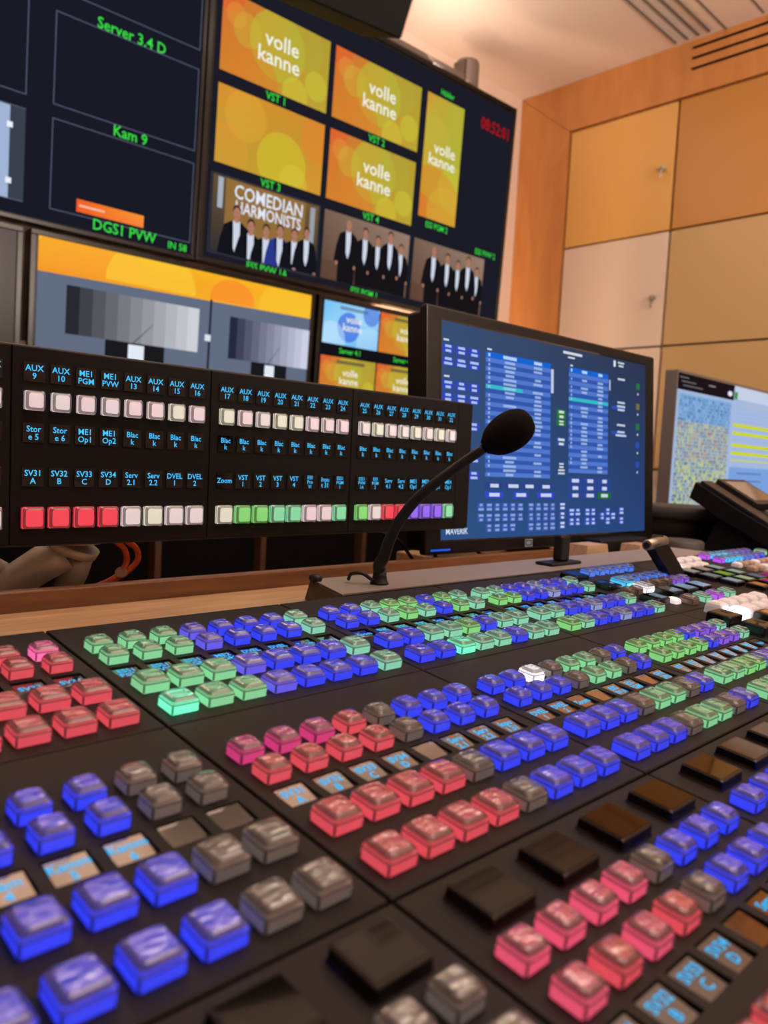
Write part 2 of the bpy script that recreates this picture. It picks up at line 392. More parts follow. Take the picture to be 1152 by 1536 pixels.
def bokeh(s, u, v, w_, h, seed=1, blue=False, logo=True, lift=.0005, lw=.5, clean=False):
    A, B = ((222, 138, 48), (196, 176, 58)) if not blue else ((120, 190, 240), (170, 215, 245))
    if blue: cs = [(120, 195, 245), (170, 220, 250), (90, 170, 240), (150, 210, 250)]
    else: cs = [(214, 110, 50), (178, 156, 50), (186, 164, 54), (212, 128, 46)] if not clean else [(214, 146, 50), (204, 142, 46), (212, 150, 48), (190, 158, 50)]
    s.poly([(u, v), (u+w_, v), (u+w_, v+h), (u, v+h)], cs, 1, lift)
    clip = (u, v, u+w_, v+h); rr = random.Random(seed)
    if blue: C = [(.45, .55, .33, (30, 90, 225), .9), (.85, .15, .25, (20, 90, 215), .8), (.15, .9, .4, (210, 238, 255), .5), (.85, .9, .4, (190, 230, 252), .6)]
    elif clean: C = [(.25, .3, .3, (232, 180, 60), .35), (.6, .75, .38, (205, 196, 50), .7), (.95, .25, .3, (228, 130, 48), .6), (.72, .95, .22, (214, 200, 60), .5), (.1, .8, .3, (232, 150, 60), .4)]
    else: C = [(.05, .0, .22, (226, 96, 48), .75), (.12, .25, .14, (222, 150, 60), .6), (.5, .4, .42, (186, 184, 56), .75), (.22, .38, .2, (206, 180, 60), .45), (.75, .25, .3, (170, 178, 62), .4), (.88, .7, .18, (200, 196, 60), .7), (.68, .92, .2, (210, 200, 62), .6), (.3, .95, .35, (222, 120, 46), .5)]
    for i, (cu, cv, rr_, c_, a) in enumerate(C):
        s.ell(u+cu*w_, v+cv*h, rr_*h*1.1, rr_*h*1.1, c_, a*.8, lift+.00012*(i+1), clip, 28)
    if logo:
        z = h*.27*(lw/.5); cu = u+w_*(.52); cv = v+h*.44
        s.text('volle', cu+z*.1, cv, z*1.05, (240, 240, 225), lift+.0016, 1.05); s.text('kanne', cu-z*.06, cv+z*.84, z*1.05, (240, 240, 225), lift+.0016, 1.05)
def man(s, u, v, h, hair=(40, 28, 24), skin=(176, 122, 100), bald=False, L=.002, suit=(22, 20, 24), shirt=(205, 214, 230), clip=None):
    k = h; clip = clip or (-9, -9, 9, 9)
    def pl(pts, col, d):
        q = cliprect([(u+a*k, v+b*k) for a, b in pts], clip)
        if len(q) > 2: s.poly(q, col, 1, d)
    pl([(-.17, .25), (-.07, .19), (.07, .19), (.17, .25), (.22, .42), (.25, .66), (.17, .68), (.16, 1.05), (-.17, 1.05), (-.18, .68), (-.26, .66), (-.22, .42)], suit, L)
    pl([(-.05, .18), (.05, .18), (.062, .30), (.055, .46), (.012, .60), (-.035, .50), (-.05, .32)], shirt, L+.0003)
    pl([(-.05, .19), (-.085, .22), (-.075, .34), (-.03, .56), (-.04, .35)], (10, 10, 14), L+.0005); pl([(.05, .19), (.085, .22), (.08, .34), (.04, .54), (.055, .35)], (10, 10, 14), L+.0005)
    pl([(-.03, .14), (.03, .14), (.03, .20), (-.03, .20)], skin, L+.00045)
    if not bald: s.ell(u, v+.058*k, .058*k, .068*k, hair, 1, L+.0006, clip, 16)
    s.ell(u, v+.092*k, .050*k, .072*k, skin, 1, L+.0007, clip, 16)
    for a in (-.018, .018): s.ell(u+a*k, v+.082*k, .008*k, .005*k, (70, 46, 40), 1, L+.0009, clip, 8)
    pl([(-.018, .128), (.018, .128), (.014, .136), (-.014, .136)], (120, 66, 60), L+.0009)
    s.ell(u-.2*k, v+.69*k, .024*k, .032*k, skin, 1, L+.0007, clip, 10); s.ell(u+.19*k, v+.69*k, .024*k, .032*k, skin, 1, L+.0007, clip, 10)
def quartet(s, u, v, w_, h, L=.0005):
    s.poly([(u, v), (u+w_, v), (u+w_, v+h), (u, v+h)], [(122, 96, 80), (150, 124, 108), (132, 104, 92), (92, 66, 54)], 1, L)
    s.rect(u, v+h*.72, w_, h*.28, (96, 66, 52), .6, L+.0001)
    for i, (a, b, k, bald) in enumerate(((.27, .04, .98, True), (.46, .10, .92, False), (.61, .16, .86, False), (.76, .04, .98, False), (.90, .18, .84, False))):
        man(s, u+a*w_, v+b*h, h*k*1.02, bald=bald, L=L+.001+.0012*(4-i if i > 1 else i), clip=(u, v, u+w_, v+h))
WT, HT, GX, GY = .40, .225, .0243, .0372
def wall_right_pic(s):
    s.rect(-.018, -.075, 1.365, .845, (27, 28, 38), 1, .0002)
    for cx_, ry, nm in ((0, 0, 'VST 1'), (1, 0, 'VST 2'), (0, 1, 'VST 3'), (1, 1, 'VST 4')):
        u, v = cx_*(WT+GX), ry*(HT+GY)
        if cx_ == 0 and ry == 0: v0_ = v
        bokeh(s, u, v, WT, HT, 3, False, nm != 'VST 3', clean=(nm == 'VST 3'))
        s.text(nm, u+WT*.51, v+HT+.0285, .033, GRN, .0012, .95)
    v3 = 2*(HT+GY)-.0015
    s.poly([(0, v3), (WT, v3), (WT, v3+HT), (0, v3+HT)], [(96, 80, 56), (112, 88, 54), (60, 52, 50), (50, 46, 48)], 1, .0005)
    s.rect(.045, v3+.002, .30, HT*.75, (150, 112, 58), .9, .0007)
    s.rect(.018, v3+.004, .018, HT*.4, (200, 215, 235), .6, .0007); s.rect(.365, v3+.01, .02, HT*.5, (190, 205, 225), .5, .0007)
    s.text('COMEDIAN', .205, v3+.052, .058, (226, 232, 245), .0009, .86); s.text('HARMONISTS', .205, v3+.094, .051, (226, 232, 245), .0009, .80)
    for i, (a, b, k) in enumerate(((.22, .33, .67), (.35, .46, .54), (.49, .47, .53), (.62, .42, .58), (.76, .42, .58), (.88, .36, .64))):
        man(s, a*WT, v3+b*HT, HT*(1.12-.04*i), suit=(20, 20, 28) if i != 3 else (40, 56, 140), L=.0014+.0011*i, clip=(0, v3, WT, v3+HT))
    s.text('ESS PVW 1A', .21, v3+HT+.028, .031, GRN, .0012, .95)
    quartet(s, WT+GX, v3, WT, HT); s.text('ESS PGM 1', WT+GX+.2, v3+HT+.028, .031, GRN, .0012, .92)
    u2 = 2*(WT+GX); quartet(s, u2, v3, .40, HT); s.text('ESS PVW 2', u2+.40, v3-.012, .030, GRN, .0012, .9)
    # tall tile
    bokeh(s, u2+.008, .0, .2, .44, 5, False, False); s.text('ESS PGM 2', u2+.11, .472, .030, GRN, .0012, .9)
    s.text('volle', u2+.118, .20, .058, (240, 240, 225), .003, 1.05); s.text('kanne', u2+.106, .245, .058, (240, 240, 225), .003, 1.05)
    s.text('Hülder', u2+.11, -.012, .028, GRN, .0012, .9)
    s.text('08:52:01', 1.245, .035, .062, (170, 16, 24), .0012, .85)
    s.frame(-.006, v3-.004, WT+.010, HT+.008, .0012, (84, 86, 104), .0004)
monitor('large wall multiview screen showing eight orange and photo tiles with a red clock', -.043, -.10, 1.362, .787, .016, wall_right_pic)
def wall_left_pic(s):
    s.rect(-1.44, -.075, 1.385, .85, (24, 26, 38), 1, .0002)
    for u in (-.472, -.945, -1.41):
        for v in (-.03, .2505, .513):
            s.frame(u, v, .407, .229, .0022, (92, 96, 120), .0006)
    s.text('Server 3.4 D', -.268, .228+.022, .040, GRN, .0012, .95); s.text('Kam 9', -.262, .498+.010, .040, GRN, .0012, .95)
    s.text('DGS1 PVW', -.265, .775-.008, .040, GRN, .0012, .95); s.text('IN 58', -.105, .770, .028, GRN, .0012, .95)
    s.poly([(-.402, .699), (-.212, .699), (-.212, .732), (-.402, .732)], [(240, 96, 40), (250, 150, 50), (250, 130, 60), (240, 90, 40)], 1, .0008)
    s.rect(-.395, .712, .07, .006, (250, 200, 170), .8, .001)
    s.rect(-.94, .516, .402, .224, (160, 180, 214), 1, .0008); s.rect(-.575, .516, .037, .224, (58, 64, 78), 1, .001)
    for v in (.555, .69): s.rect(-.582, v, .014, .014, (235, 240, 250), 1, .0012)
monitor('large wall screen with mostly empty dark tiles, left of the orange multiview', -1.47, -.10, -.048, .789, .012, wall_left_pic)
def lower_pic(s):
    u, v, w_ = -.492, .812, .895
    s.rect(u, v, w_, .50, (98, 108, 130), 1, .0004)
    s.poly([(u, v), (u+w_, v), (u+w_, v+.078), (u, v+.09)], [(244, 186, 40), (250, 180, 36), (246, 190, 40), (242, 150, 40)], 1, .0006)
    clip = (u, v, u+w_, v+.078)
    for a, r_, c_ in ((.16, .16, (250, 160, 50)), (.36, .14, (252, 206, 60)), (.66, .08, (252, 130, 50)), (.9, .12, (250, 196, 50))):
        s.ell(u+a*w_, v+.07, r_, r_*.8, c_, .6, .0008+a*.0004, clip)
    s.rect(u+.512, v+.078, .008, .42, (36, 40, 52), 1, .0008); s.rect(u+.50, v+.185, .02, .02, (220, 226, 236), 1, .0012)
    for uu, vv, k, tint in ((-.415, .925, .40, 0), (.105-.012, .93, .31, 14)):
        n = 11
        for i in range(n):
            g_ = int(38+(205-38)*(i/(n-1))**.8); s.rect(uu+k*i/n, vv, k/n+.0004, .13, (g_, g_+3, g_+10+tint), 1, .0010)
        s.rect(uu+k*.28, vv+.13, k*.45, .07, (26, 26, 30), 1, .0010); s.rect(uu+k*.45, vv+.135, k*.12, .055, (225, 235, 245), 1, .0013)
        s.rect(uu+k*.62, vv+.215, k*.32, .05, (70, 70, 78), 1, .0010); s.rect(uu+k*.0, vv+.225, k*.3, .06, (40, 40, 46), 1, .0010)
        s.poly([(uu+k*.48, vv+.13), (uu+k*.63, vv+.07), (uu+k*.635, vv+.07), (uu+k*.49, vv+.13)], (60, 62, 70), 1, .0013)
monitor('lower wall screen showing two grey scale test charts under an orange band', -.512, .798, .418, 1.345, .014, lower_pic, d=.012)
def lower_right_pic(s):
    u0_, v0 = .460, .815
    s.rect(u0_-.006, v0-.006, .80, .50, (18, 18, 24), 1, .0003)
    for i in range(2):
        for j in range(2):
            u, v = u0_+i*.262, v0+j*.187
            bokeh(s, u, v, .256, .144, 9+i, blue=(i == 0 and j == 0), logo=True, lw=.44)
            if j == 0: s.text(['Server 4.1', 'Server 4.2'][i], u+.13, v+.172, .026, GRN, .0012, .95)
            s.rect(u+.07, v+.010, .13, .012, (60, 60, 66) if not (i == 0 and j == 0) else (90, 110, 140), .7, .0025)
monitor('small lower wall screen with one blue tile and orange tiles, beside the test charts', .436, .798, 1.25, 1.26, .014, lower_right_pic, d=.012)
monitor('dark switched-off wall screen at the left edge, below the empty tiles', -1.42, .800, -.531, 1.345, .014, None, d=.012)
# upper monitor tilted down over the wall
UM = plane_matrix((1.1139, .9034, 1.0689), -26.4, -26.06) @ Matrix.Rotation(R(9.05), 4, 'Y')
um = thing('hanging_loudspeaker', 'black box hanging from the ceiling, its lower right corner above the orange multiview', 'loudspeaker', UM)
b = MB(); b.box(-.30, 0, 0, .36, 0, .42, 0, .004); b.build('cabinet', mat('speaker_black', (5, 4, 4), .75, 0, .2), um)
MB().box(-.0, .003, .004, .35, .004, .415).build('side_sheen', mat('reflected_edge_tone', (150, 110, 92), .4, .3), um)  # pale strip laid on for light reflected along the edge
hp = MB(); Mi = UM.inverted(); hp.tube([Mi @ Vector((.75, 1.25, 1.50)), Mi @ Vector((.75, 1.25, 1.899))], .02, 16); hp.build('ceiling_pole', GREYM, um)
# rail and column
rl = thing('mounting_rail', 'grey metal rail running along the top of the orange multiview screen', 'rail', WM)
rb = MB(); rb.box(-.9, 1.10, .056, .080, .124, .160, 0, .003); rb.box(-.9, 1.10, .050, .056, .136, .142); rb.build('rail_bar', GREYM, rl)
for u in (-.05, .28, .33, .62):
    MB().box(u, u+.012, .030, .056, .09, .165).build('hook', GREYM, rl)
cl = thing('metal_column', 'round grey metal support column behind the screen wall', 'column', Matrix.Translation((2.405, 1.84, Z0)))
MB().lathe([(.050, 0), (.050, 2.578), (.046, 2.590), (.001, 2.592)], n=40).build('tube', GREYM, cl)
MB().box(-.052, -.030, -.03, .03, .8, 2.578).build('groove_strip', mat('groove_grey', (84, 74, 70), .5, .5), cl)
ck = MB(); ck.box(-.085, .02, -.062, -.045, 2.45, 2.462, 0, .002); ck.box(-.085, -.03, -.060, -.04, 2.415, 2.427, 0, .002); ck.box(-.062, -.045, -.064, -.04, 2.39, 2.48, 0, .002); ck.build('clamp', CHROME, cl)

# ================================================================== desk
dk = thing('oak_desk', 'light oak desk top with a raised back lip, under the console', 'desk', Matrix.Translation((0, 0, Z0)))
ZD = -.020
MB().box(-1.4, 1.06, .017, .172, ZD-Z0-.03, ZD-Z0, 0, .002).build('desktop', DESKW, dk)
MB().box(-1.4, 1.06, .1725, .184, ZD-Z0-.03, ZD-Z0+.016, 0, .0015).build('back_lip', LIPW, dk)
MB().box(-1.4, 1.06, -.62, .0165, -.125-Z0, -.095-Z0, 0, .002).build('lower_board', DESKW, dk)
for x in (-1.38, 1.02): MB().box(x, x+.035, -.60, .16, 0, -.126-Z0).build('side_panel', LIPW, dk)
MB().box(-1.4, 1.06, .0168, .026, -.125-Z0, ZD-Z0-.0305).build('riser', DESKW, dk)
sd = thing('side_desk', 'dark desk extension under the telephone and the grey-framed screen', 'desk', Matrix.Translation((0, 0, Z0)))
MB().box(1.066, 2.75, -.62, .80, ZD-Z0-.03, ZD-Z0, 0, .002).build('desktop', DARKW, sd)
for x in (1.1, 2.6): MB().box(x, x+.04, -.5, .7, 0, ZD-Z0-.031).build('side_panel', DARKW, sd)

# ================================================================== console
P = .020; TL = R(6.0)
def CM(u, v, h=0):   # console plane: u right, v towards the operator, in key pitches
    mm = Matrix.Rotation(TL, 4, 'X'); o = Vector((u*P, -v*P*math.cos(TL)-h*math.sin(TL), -v*P*math.sin(TL)+h*math.cos(TL)))
    return Matrix.Translation(o) @ mm
VB = -.745; MH = 7.44; MW = 8.54
ch = thing('console_chassis', 'black sloping console body under the illuminated button panels', 'console', CM(0, 0))
# body follows the desk: built in world axes
def chassis():
    b = MB(); ct, st = math.cos(TL), math.sin(TL)
    def W(v, h): return (-v*P*ct-h*st, -v*P*st+h*ct)
    f = W(21.8, -.0032); bk = W(-.80, -.0032)
    b.prism([bk, f, (f[0], -.094), (bk[0]-.001, -.094)], 'x', -12*P, 52.9*P)
    return b
ch.matrix_world = Matrix.Identity(4)
chassis().build('body', CHAS, ch)

SHAPES = {}
def key_meshes(s, hh, dome, flat=False):
    """translucent core and clear bevelled cap of one key, shared by all keys of that size"""
    key = (round(s, 5), round(hh, 5), dome, flat)
    if key in SHAPES: return SHAPES[key]
    a = s/2; r = .0024
    cap = MB(); mis = []
    prof = [(0, a-.0002), (.0004, a), (hh-.0003, a), (hh, a-.00012), (hh+.0004, a-.0003), (hh+.0015, a-.0007), (hh+.0026, a-.0017), (hh+.0030, a-.0026)]
    seg = [0, 0, 1, 1, 0, 1, 1]
    rings = [[(x, y, z) for x, y in rrect(-q, q, -q, q, max(r-(a-q)*.2, .0006), 3)] for z, q in prof]
    cap.loft(rings, 0, False, False, seg)
    # vertical corner strips take the dark tint that imitates refraction
    n = 16
    for f_i in range(n): pass
    for fi, f in enumerate(cap.f):
        k_, i = divmod(fi, n)
        if k_ in (1,) and i % 4 == 1: cap.m[fi] = 1
    # slightly pillowed film on top with creases towards the corners
    q = a-.0026; z = hh+.0030; b = len(cap.v)
    ring = len(cap.v)-n
    inn = rrect(-q*.55, q*.55, -q*.55, q*.55, .0008, 3)
    cap.v += [(x, y, z+dome*.6) for x, y in inn]; cap.v.append((0, 0, z+dome))
    for i in range(n):
        j = (i+1) % n
        cap.f.append([ring+i, ring+j, b+j, b+i]); cap.m.append(2); cap.sm.append(False); cap.c.append(None)
        cap.f.append([b+i, b+j, b+n]); cap.m.append(2); cap.sm.append(True); cap.c.append(None)
    me = bpy.data.meshes.new('clear_cap'); me.from_pydata(cap.v, [], cap.f)
    for q_ in (CLEAR, EDGE, CLEAR if flat else FILM): me.materials.append(q_)
    me.polygons.foreach_set('material_index', cap.m); me.polygons.foreach_set('use_smooth', cap.sm)
    e = a-.0007
    core = MB(); core.loft([[(x, y, z_) for x, y in rrect(-q2, q2, -q2, q2, .0011, 3)] for z_, q2 in ((0, e), (hh-.0007, e), (hh+.0001, e-.0004), (hh+.0008, e-.0016), (hh+.0011, e-.0028))], 0, True, False, [0, 0, 1, 1, 1])
    SHAPES[key] = (me, core, {})
    return SHAPES[key]
def push_button(root, x, y, colr, s, hh=.0048, dome=.0003, M=None, z=0, flat=False):
    cap, core, cache = key_meshes(s, hh, dome, flat)
    if colr not in cache:
        me = bpy.data.meshes.new('push_button'); me.from_pydata(core.v, [], core.f); me.materials.append(core_mat(colr)); me.materials.append(core_mat(colr, not flat))
        me.polygons.foreach_set('material_index', core.m); cache[colr] = me
    o = link('push_button', cache[colr], root, M if M is not None else Matrix.Translation((x, y, z)))
    o['label'] = LIT[colr][0]+' push button'
    link('clear_cap', cap, o)
    return o
def matte_button(root, x, y, colr, sx, sy, h):
    b = MB(); b.loft([[(px, py, z_) for px, py in rrect(-sx/2+d, sx/2-d, -sy/2+d, sy/2-d, .002, 4)] for z_, d in ((0, 0), (h*.6, .0003), (h*.85, .0012), (h, .003))], smooth=False)
    o = b.build('push_button', core_mat(colr), root, Matrix.Translation((x, y, 0))); o['label'] = LIT[colr][0]+' square button'
    return o
def lcd_button(root, x, y, sx=1.2*P, sy=1.05*P, h=.0052, pic=None, glass=None):
    b = MB(); b.loft([[(px, py, z_) for px, py in rrect(-sx/2+d, sx/2-d, -sy/2+d, sy/2-d, .0012, 3)] for z_, d in ((0, -.0004), (.001, 0), (h-.0006, .0002), (h, .0008))])
    o = b.build('display_button', mat('glossy_key_black', (12, 11, 12), .22), root, Matrix.Translation((x, y, 0))); o['label'] = 'square black button with a dark display on top'
    g_ = MB(); g_.box(-sx/2+.0016, sx/2-.0016, -sy/2+.0016, sy/2-.0016, h-.0002, h+.00015)
    mats = [glass or LCDK]
    g_.build('display_glass', mats, o)
    if pic:
        sc_ = Scr(True, h+.0004)
        for (u, v, w_, hh_, c_) in pic: sc_.rect(-sx/2+u*sx, -sy/2+v*sy, w_*sx, hh_*sy, c_)
        sc_.b.build('display_picture', SCR, o)
    return o
DW, DH = .70*P, .66*P
CY = (70, 190, 250)
def display(root, x, y, lines, z=-.0010, wv=DW, hv=DH, vert=None, gm=None, tilt=2.0):
    """small glass window with its cyan lettering"""
    b = MB(); b.box(-wv/2, wv/2, -hv/2, hv/2, -.0008, 0)
    s = Scr(True, .0); n = len(lines)
    if n:
        sz = hv*(.44 if n < 3 else .33); tot = (n-1)*sz*.92
        for i, l in enumerate(lines):
            fit = min(1.0, wv*.95/(max(1, len(l))*sz*.60))
            s.text(l, 0, -tot/2+i*sz*.92+sz*.34, sz, CY, .0002, fit, 1.1)
    k0 = len(b.f); b.add(s.b.v, s.b.f, 1)
    for i in range(k0, len(b.f)): b.c[i] = s.b.c[i-k0]
    for i in range(k0): b.c[i] = None
    return b.build('display', [gm or LCD, SCR], root, vert if vert is not None else Matrix.Translation((x, y, z)) @ Matrix.Rotation(R(tilt), 4, 'X'))
def faceplate(root, w_, h_, holes, th=.003, name='faceplate', mt=PLATE):
    """plate with its top at 0 and rectangular openings; holes = (x0,x1,y0,y1), y negative downwards"""
    b = MB(); xs = sorted({0, w_, *[q for h in holes for q in h[:2]]}); ys_ = sorted({0, -h_, *[q for h in holes for q in h[2:]]})
    e = .0005
    for i in range(len(xs)-1):
        for j in range(len(ys_)-1):
            cx_, cy_ = (xs[i]+xs[i+1])/2, (ys_[j]+ys_[j+1])/2
            if any(h[0] < cx_ < h[1] and h[2] < cy_ < h[3] for h in holes): continue
            X_ = [xs[i] if xs[i] > 0 else e, xs[i+1] if xs[i+1] < w_ else w_-e]; Y_ = [ys_[j] if ys_[j] > -h_ else -h_+e, ys_[j+1] if ys_[j+1] < 0 else -e]
            b.add([(X_[0], Y_[0], 0), (X_[1], Y_[0], 0), (X_[1], Y_[1], 0), (X_[0], Y_[1], 0)], [(0, 1, 2, 3)])
    o_ = [(e, -h_+e, 0), (w_-e, -h_+e, 0), (w_-e, -e, 0), (e, -e, 0)]; c1 = [(0, -h_, -e), (w_, -h_, -e), (w_, 0, -e), (0, 0, -e)]; c2 = [(x, y, -th) for x, y, _ in c1]
    b.loft([c2, c1, o_], 0, False); b.add(c2, [(3, 2, 1, 0)])
    for x0, x1, y0, y1 in holes:
        q = [(x0, y0), (x1, y0), (x1, y1), (x0, y1)]; d = -.0018
        b.loft([[(x, y, 0) for x, y in q], [(x, y, d) for x, y in q]], 1, False)
        b.add([(x, y, d) for x, y in q], [(0, 1, 2, 3)], 1)
    return b.build(name, [mt, CHAS], root)
SS, LS = .67*P, .79*P
GAP = .0007
def module(row, mcol, label, rows=None, texts=None, cols=range(8), lcd=None, wid=MW):
    v0 = {'A': VB, 'B': VB+MH-.015, 'C': VB+2*MH-.015}[row]; u0_ = (mcol-1)*MW
    root = thing('control_panel_module', label, 'control panel', CM(u0_, v0), 'button panel modules of the console')
    holes = []
    yc = -3.93*P
    if rows:
        for j in cols:
            xc = (j+.38+.36)*P; holes.append((xc-DW/2-.0008-GAP, xc+DW/2+.0008-GAP, yc-DH/2-.0008, yc+DH/2+.0008))
    fp = faceplate(root, wid*P-2*GAP, MH*P-2*GAP, [(a, b, c_+GAP, d+GAP) for a, b, c_, d in holes])
    fp.location = (GAP, -GAP, 0)
    if rows:
        for ri, (vf, s, du) in enumerate(((2.42, SS, .39), (3.40, SS, .39), (5.57, LS, .33), (7.01, LS, .33))):
            if ri >= len(rows) or rows[ri] is None: continue
            st = rows[ri]
            for j in cols:
                c_ = st[j] if j < len(st) else ' '
                if c_ == ' ': continue
                push_button(root, (j+du)*P+s/2, -vf*P+s/2, c_, s)
        for j in cols:
            tx = texts[j] if texts and j < len(texts) else ''
            display(root, (j+.38+.36)*P, yc, [q for q in tx.split('|') if q], tilt={'A': 1.5, 'B': 6.0, 'C': 3.0}[row], gm=LCDF if row == 'B' else None)
    if lcd:
        for k in lcd: lcd_button(root, (.77+2.0*k+.6)*P, -(1.48-.525)*P)
    return root
module('A', 0, 'rear-row panel at the left edge with red buttons and one bright pink button',
       ['ppppppMp'.replace('p', 'p')[:6]+'pM', 'pppppppp', 'pppppppp', 'pppppppp'], ['', '', '', '', 'SV31', 'SV32', 'SV33', 'SV34'], range(3, 8))
module('A', 1, 'rear-row panel with mostly green and blue buttons, in front of the button box arm',
       ['gggvbbbT', 'gggvbbbT', 'gggvbbbT', 'GggvbbbT'], ['ESS1|PGM', 'ESS1|PVW', 'ESS1|PGM', 'ME2|PGM', 'DVEL|1', 'DVEL|2', 'Zoom', 'Inpu'], range(8))
module('A', 2, 'rear-row panel just in front of the gooseneck microphone, one bright mint button',
       ['bbTllblT', 'bbTlTblT', 'bbTTlbTT', 'bbGTTbTT'], ['Zoom', 'Blac|k', 'ESS|PVW', 'ESS|PGM', 'Serv|4.1', 'Serv|4.2', 'ME1', 'ME2'])
module('A', 3, 'rear-row panel with blue and mint buttons in front of the operator touch screen',
       ['TTbbnbbT', 'llbbnbbT', 'TTbbnbbT', 'llbbnbbT'.replace('ll', 'lT')], ['VST|1', 'VST|2', 'VST|3', 'VST|4', 'Inpu', 'ESS', 'ME1', 'ME2'])
module('B', 0, 'middle-row panel at the lower left with blurred blue buttons and grey ones beside them',
       ['bbbbbbyy']*4, ['', '', 'Kam|3', 'Kam|4', 'Kamm|5', 'Kamm|6', '', ''], range(2, 8))
module('B', 1, 'middle-row panel with red, grey and blue buttons, nearest the centre of the console',
       ['mmmpybbb', 'ppppybbb', 'ppppybbb', 'ppppybbb'], ['SV31|A', 'SV32|B', 'SV33|C', 'SV34|D', '', 'Serv|2.1', 'Serv|2.2', 'Inpu|1.31'])
module('B', 2, 'middle-row panel with one glowing white button among blue, grey and green ones',
       ['bbWyggyb', 'bbbyggyb', 'bbbyggyb', 'bbbyggyb'], ['DVEL|1', 'DVEL|2', 'Zoom', '', 'ESS|PVW 1A', 'ESS|PGM', '', 'GFX|GPN'])
module('B', 3, 'middle-row panel with green and purple buttons at the right edge',
       ['llllbVVT', 'llllbVVT', 'ggllvVVT', 'ggllvVVT'], ['VST|1', 'VST|2', 'VST|3', 'VST|4', 'Serv|4.1', 'ME1|Op1', 'ME2|Op1', 'Inpu'])
module('C', 0, 'front-row panel at the bottom edge with grey buttons and one big black button',
       ['yyyyyyyy', 'yyyyyyyy'], [''], range(5, 8), lcd=(2, 3))
module('C', 1, 'front-row panel with four big black display buttons above red and blue buttons',
       ['PPPPybbb', 'PpPpybbb', 'pppppppp', 'pppppppp'], ['SV31|A', 'SV32|B', 'SV33|C', 'SV34|D', '', 'Serv|2.1', 'Serv|2.2', ''], lcd=(0, 1, 2, 3))
module('C', 2, 'front-row panel at the right edge with blue buttons and big black display buttons',
       ['bbbbbbbb', 'bbbbbbbb', 'bbbbbbbb', 'bbbbbbbb'], ['DVEL|1', 'DVEL|2', 'Zoom', '', '', '', '', ''], lcd=(0, 1, 2, 3))
def at(root, u, v, nl=True): return u
PALE = glassy('display_pale', (120, 140, 150))
# effects panel with the lever
a4 = module('A', 4, 'rear-row effects panel with a lever and mixed display buttons, behind the telephone side')
def ky(root, mcol, u, v, c_, s=SS):
    push_button(root, (u-(mcol-1)*MW)*P+s/2, -(v-VB)*P+s/2, c_, s)
def lk(root, mcol, u, v, v00=VB, **k):
    lcd_button(root, (u-(mcol-1)*MW+.6)*P, -(v-v00)*P+.525*P, **k)
lk(a4, 4, 25.85, 1.1, pic=[(.1, .1, .8, .8, (34, 60, 120))]); lk(a4, 4, 25.85, 3.0, pic=[(.1, .15, .5, .3, (40, 70, 130)), (.6, .5, .2, .2, (150, 150, 170))])
for i in range(5): ky(a4, 4, 27.75+1.03*i, .68, 's'); ky(a4, 4, 28.95+1.0*i, 2.45, 's')
push_button(a4, (27.6-3*MW)*P+.55*P, -(2.88-VB)*P+.5*P, 'c', 1.0*P); push_button(a4, (27.7-3*MW)*P+.5*P, -(3.97-VB)*P+.45*P, 'W', .9*P)
for i, c_ in enumerate('oooVV'): ky(a4, 4, 28.9+1.0*i, 3.5, c_)
for i in range(2): ky(a4, 4, 26.0+.8*i, 4.0, 'o', .6*P)
for i in range(3): lk(a4, 4, 28.6+1.7*i, 4.95, glass=PALE)
lk(a4, 4, 26.0, 5.5, pic=[(.4, .2, .5, .7, (110, 130, 150))])
matte_button(a4, (27.5-3*MW)*P, -(5.5-VB)*P, 'w', .6*P, .6*P, .005)
for i, c_ in enumerate('oTxT'): ky(a4, 4, 28.0+1.45*i, 6.25, c_, LS)
# T-bar lever
tb = MB(); bx = (33.9-3*MW)*P; by = -(2.4-VB)*P
tb.prism([(by-.018, 0), (by+.004, 0), (by+.020, .040), (by+.010, .046), (by-.006, .034)], 'x', bx-.004, bx+.0)
lv = thing('fader_lever', 'black lever with a metal cylinder grip standing at the rear right of the console', 'lever', Matrix.Identity(4))
pb, pt = Vector((.682, -.048, -.006)), Vector((.640, -.040, .036))
l2 = MB()
def slab(p, q, wx, t_): 
    d = (q-p).normalized(); sx_ = Vector((0, 1, 0)); n_ = d.cross(sx_).normalized()
    return [[c0+sx_*sx2*wx+n_*s2*t_ for sx2, s2 in ((-1, -1), (1, -1), (1, 1), (-1, 1))] for c0 in (p, q)]
l2.loft(slab(pb, pt, .006, .011)); l2.build('lever_arm', BLACKP, lv)
gp = MB(); gp.tube([(.612, -.046, .034), (.613, -.046, .034), (.655, -.044, .037), (.656, -.044, .037)], [.0048, .0060, .0060, .0048], 24); gp.tube([(.6105, -.046, .034), (.6119, -.046, .034)], .0035, 16, 1); gp.build('grip', [CHROME, BLACKP], lv)
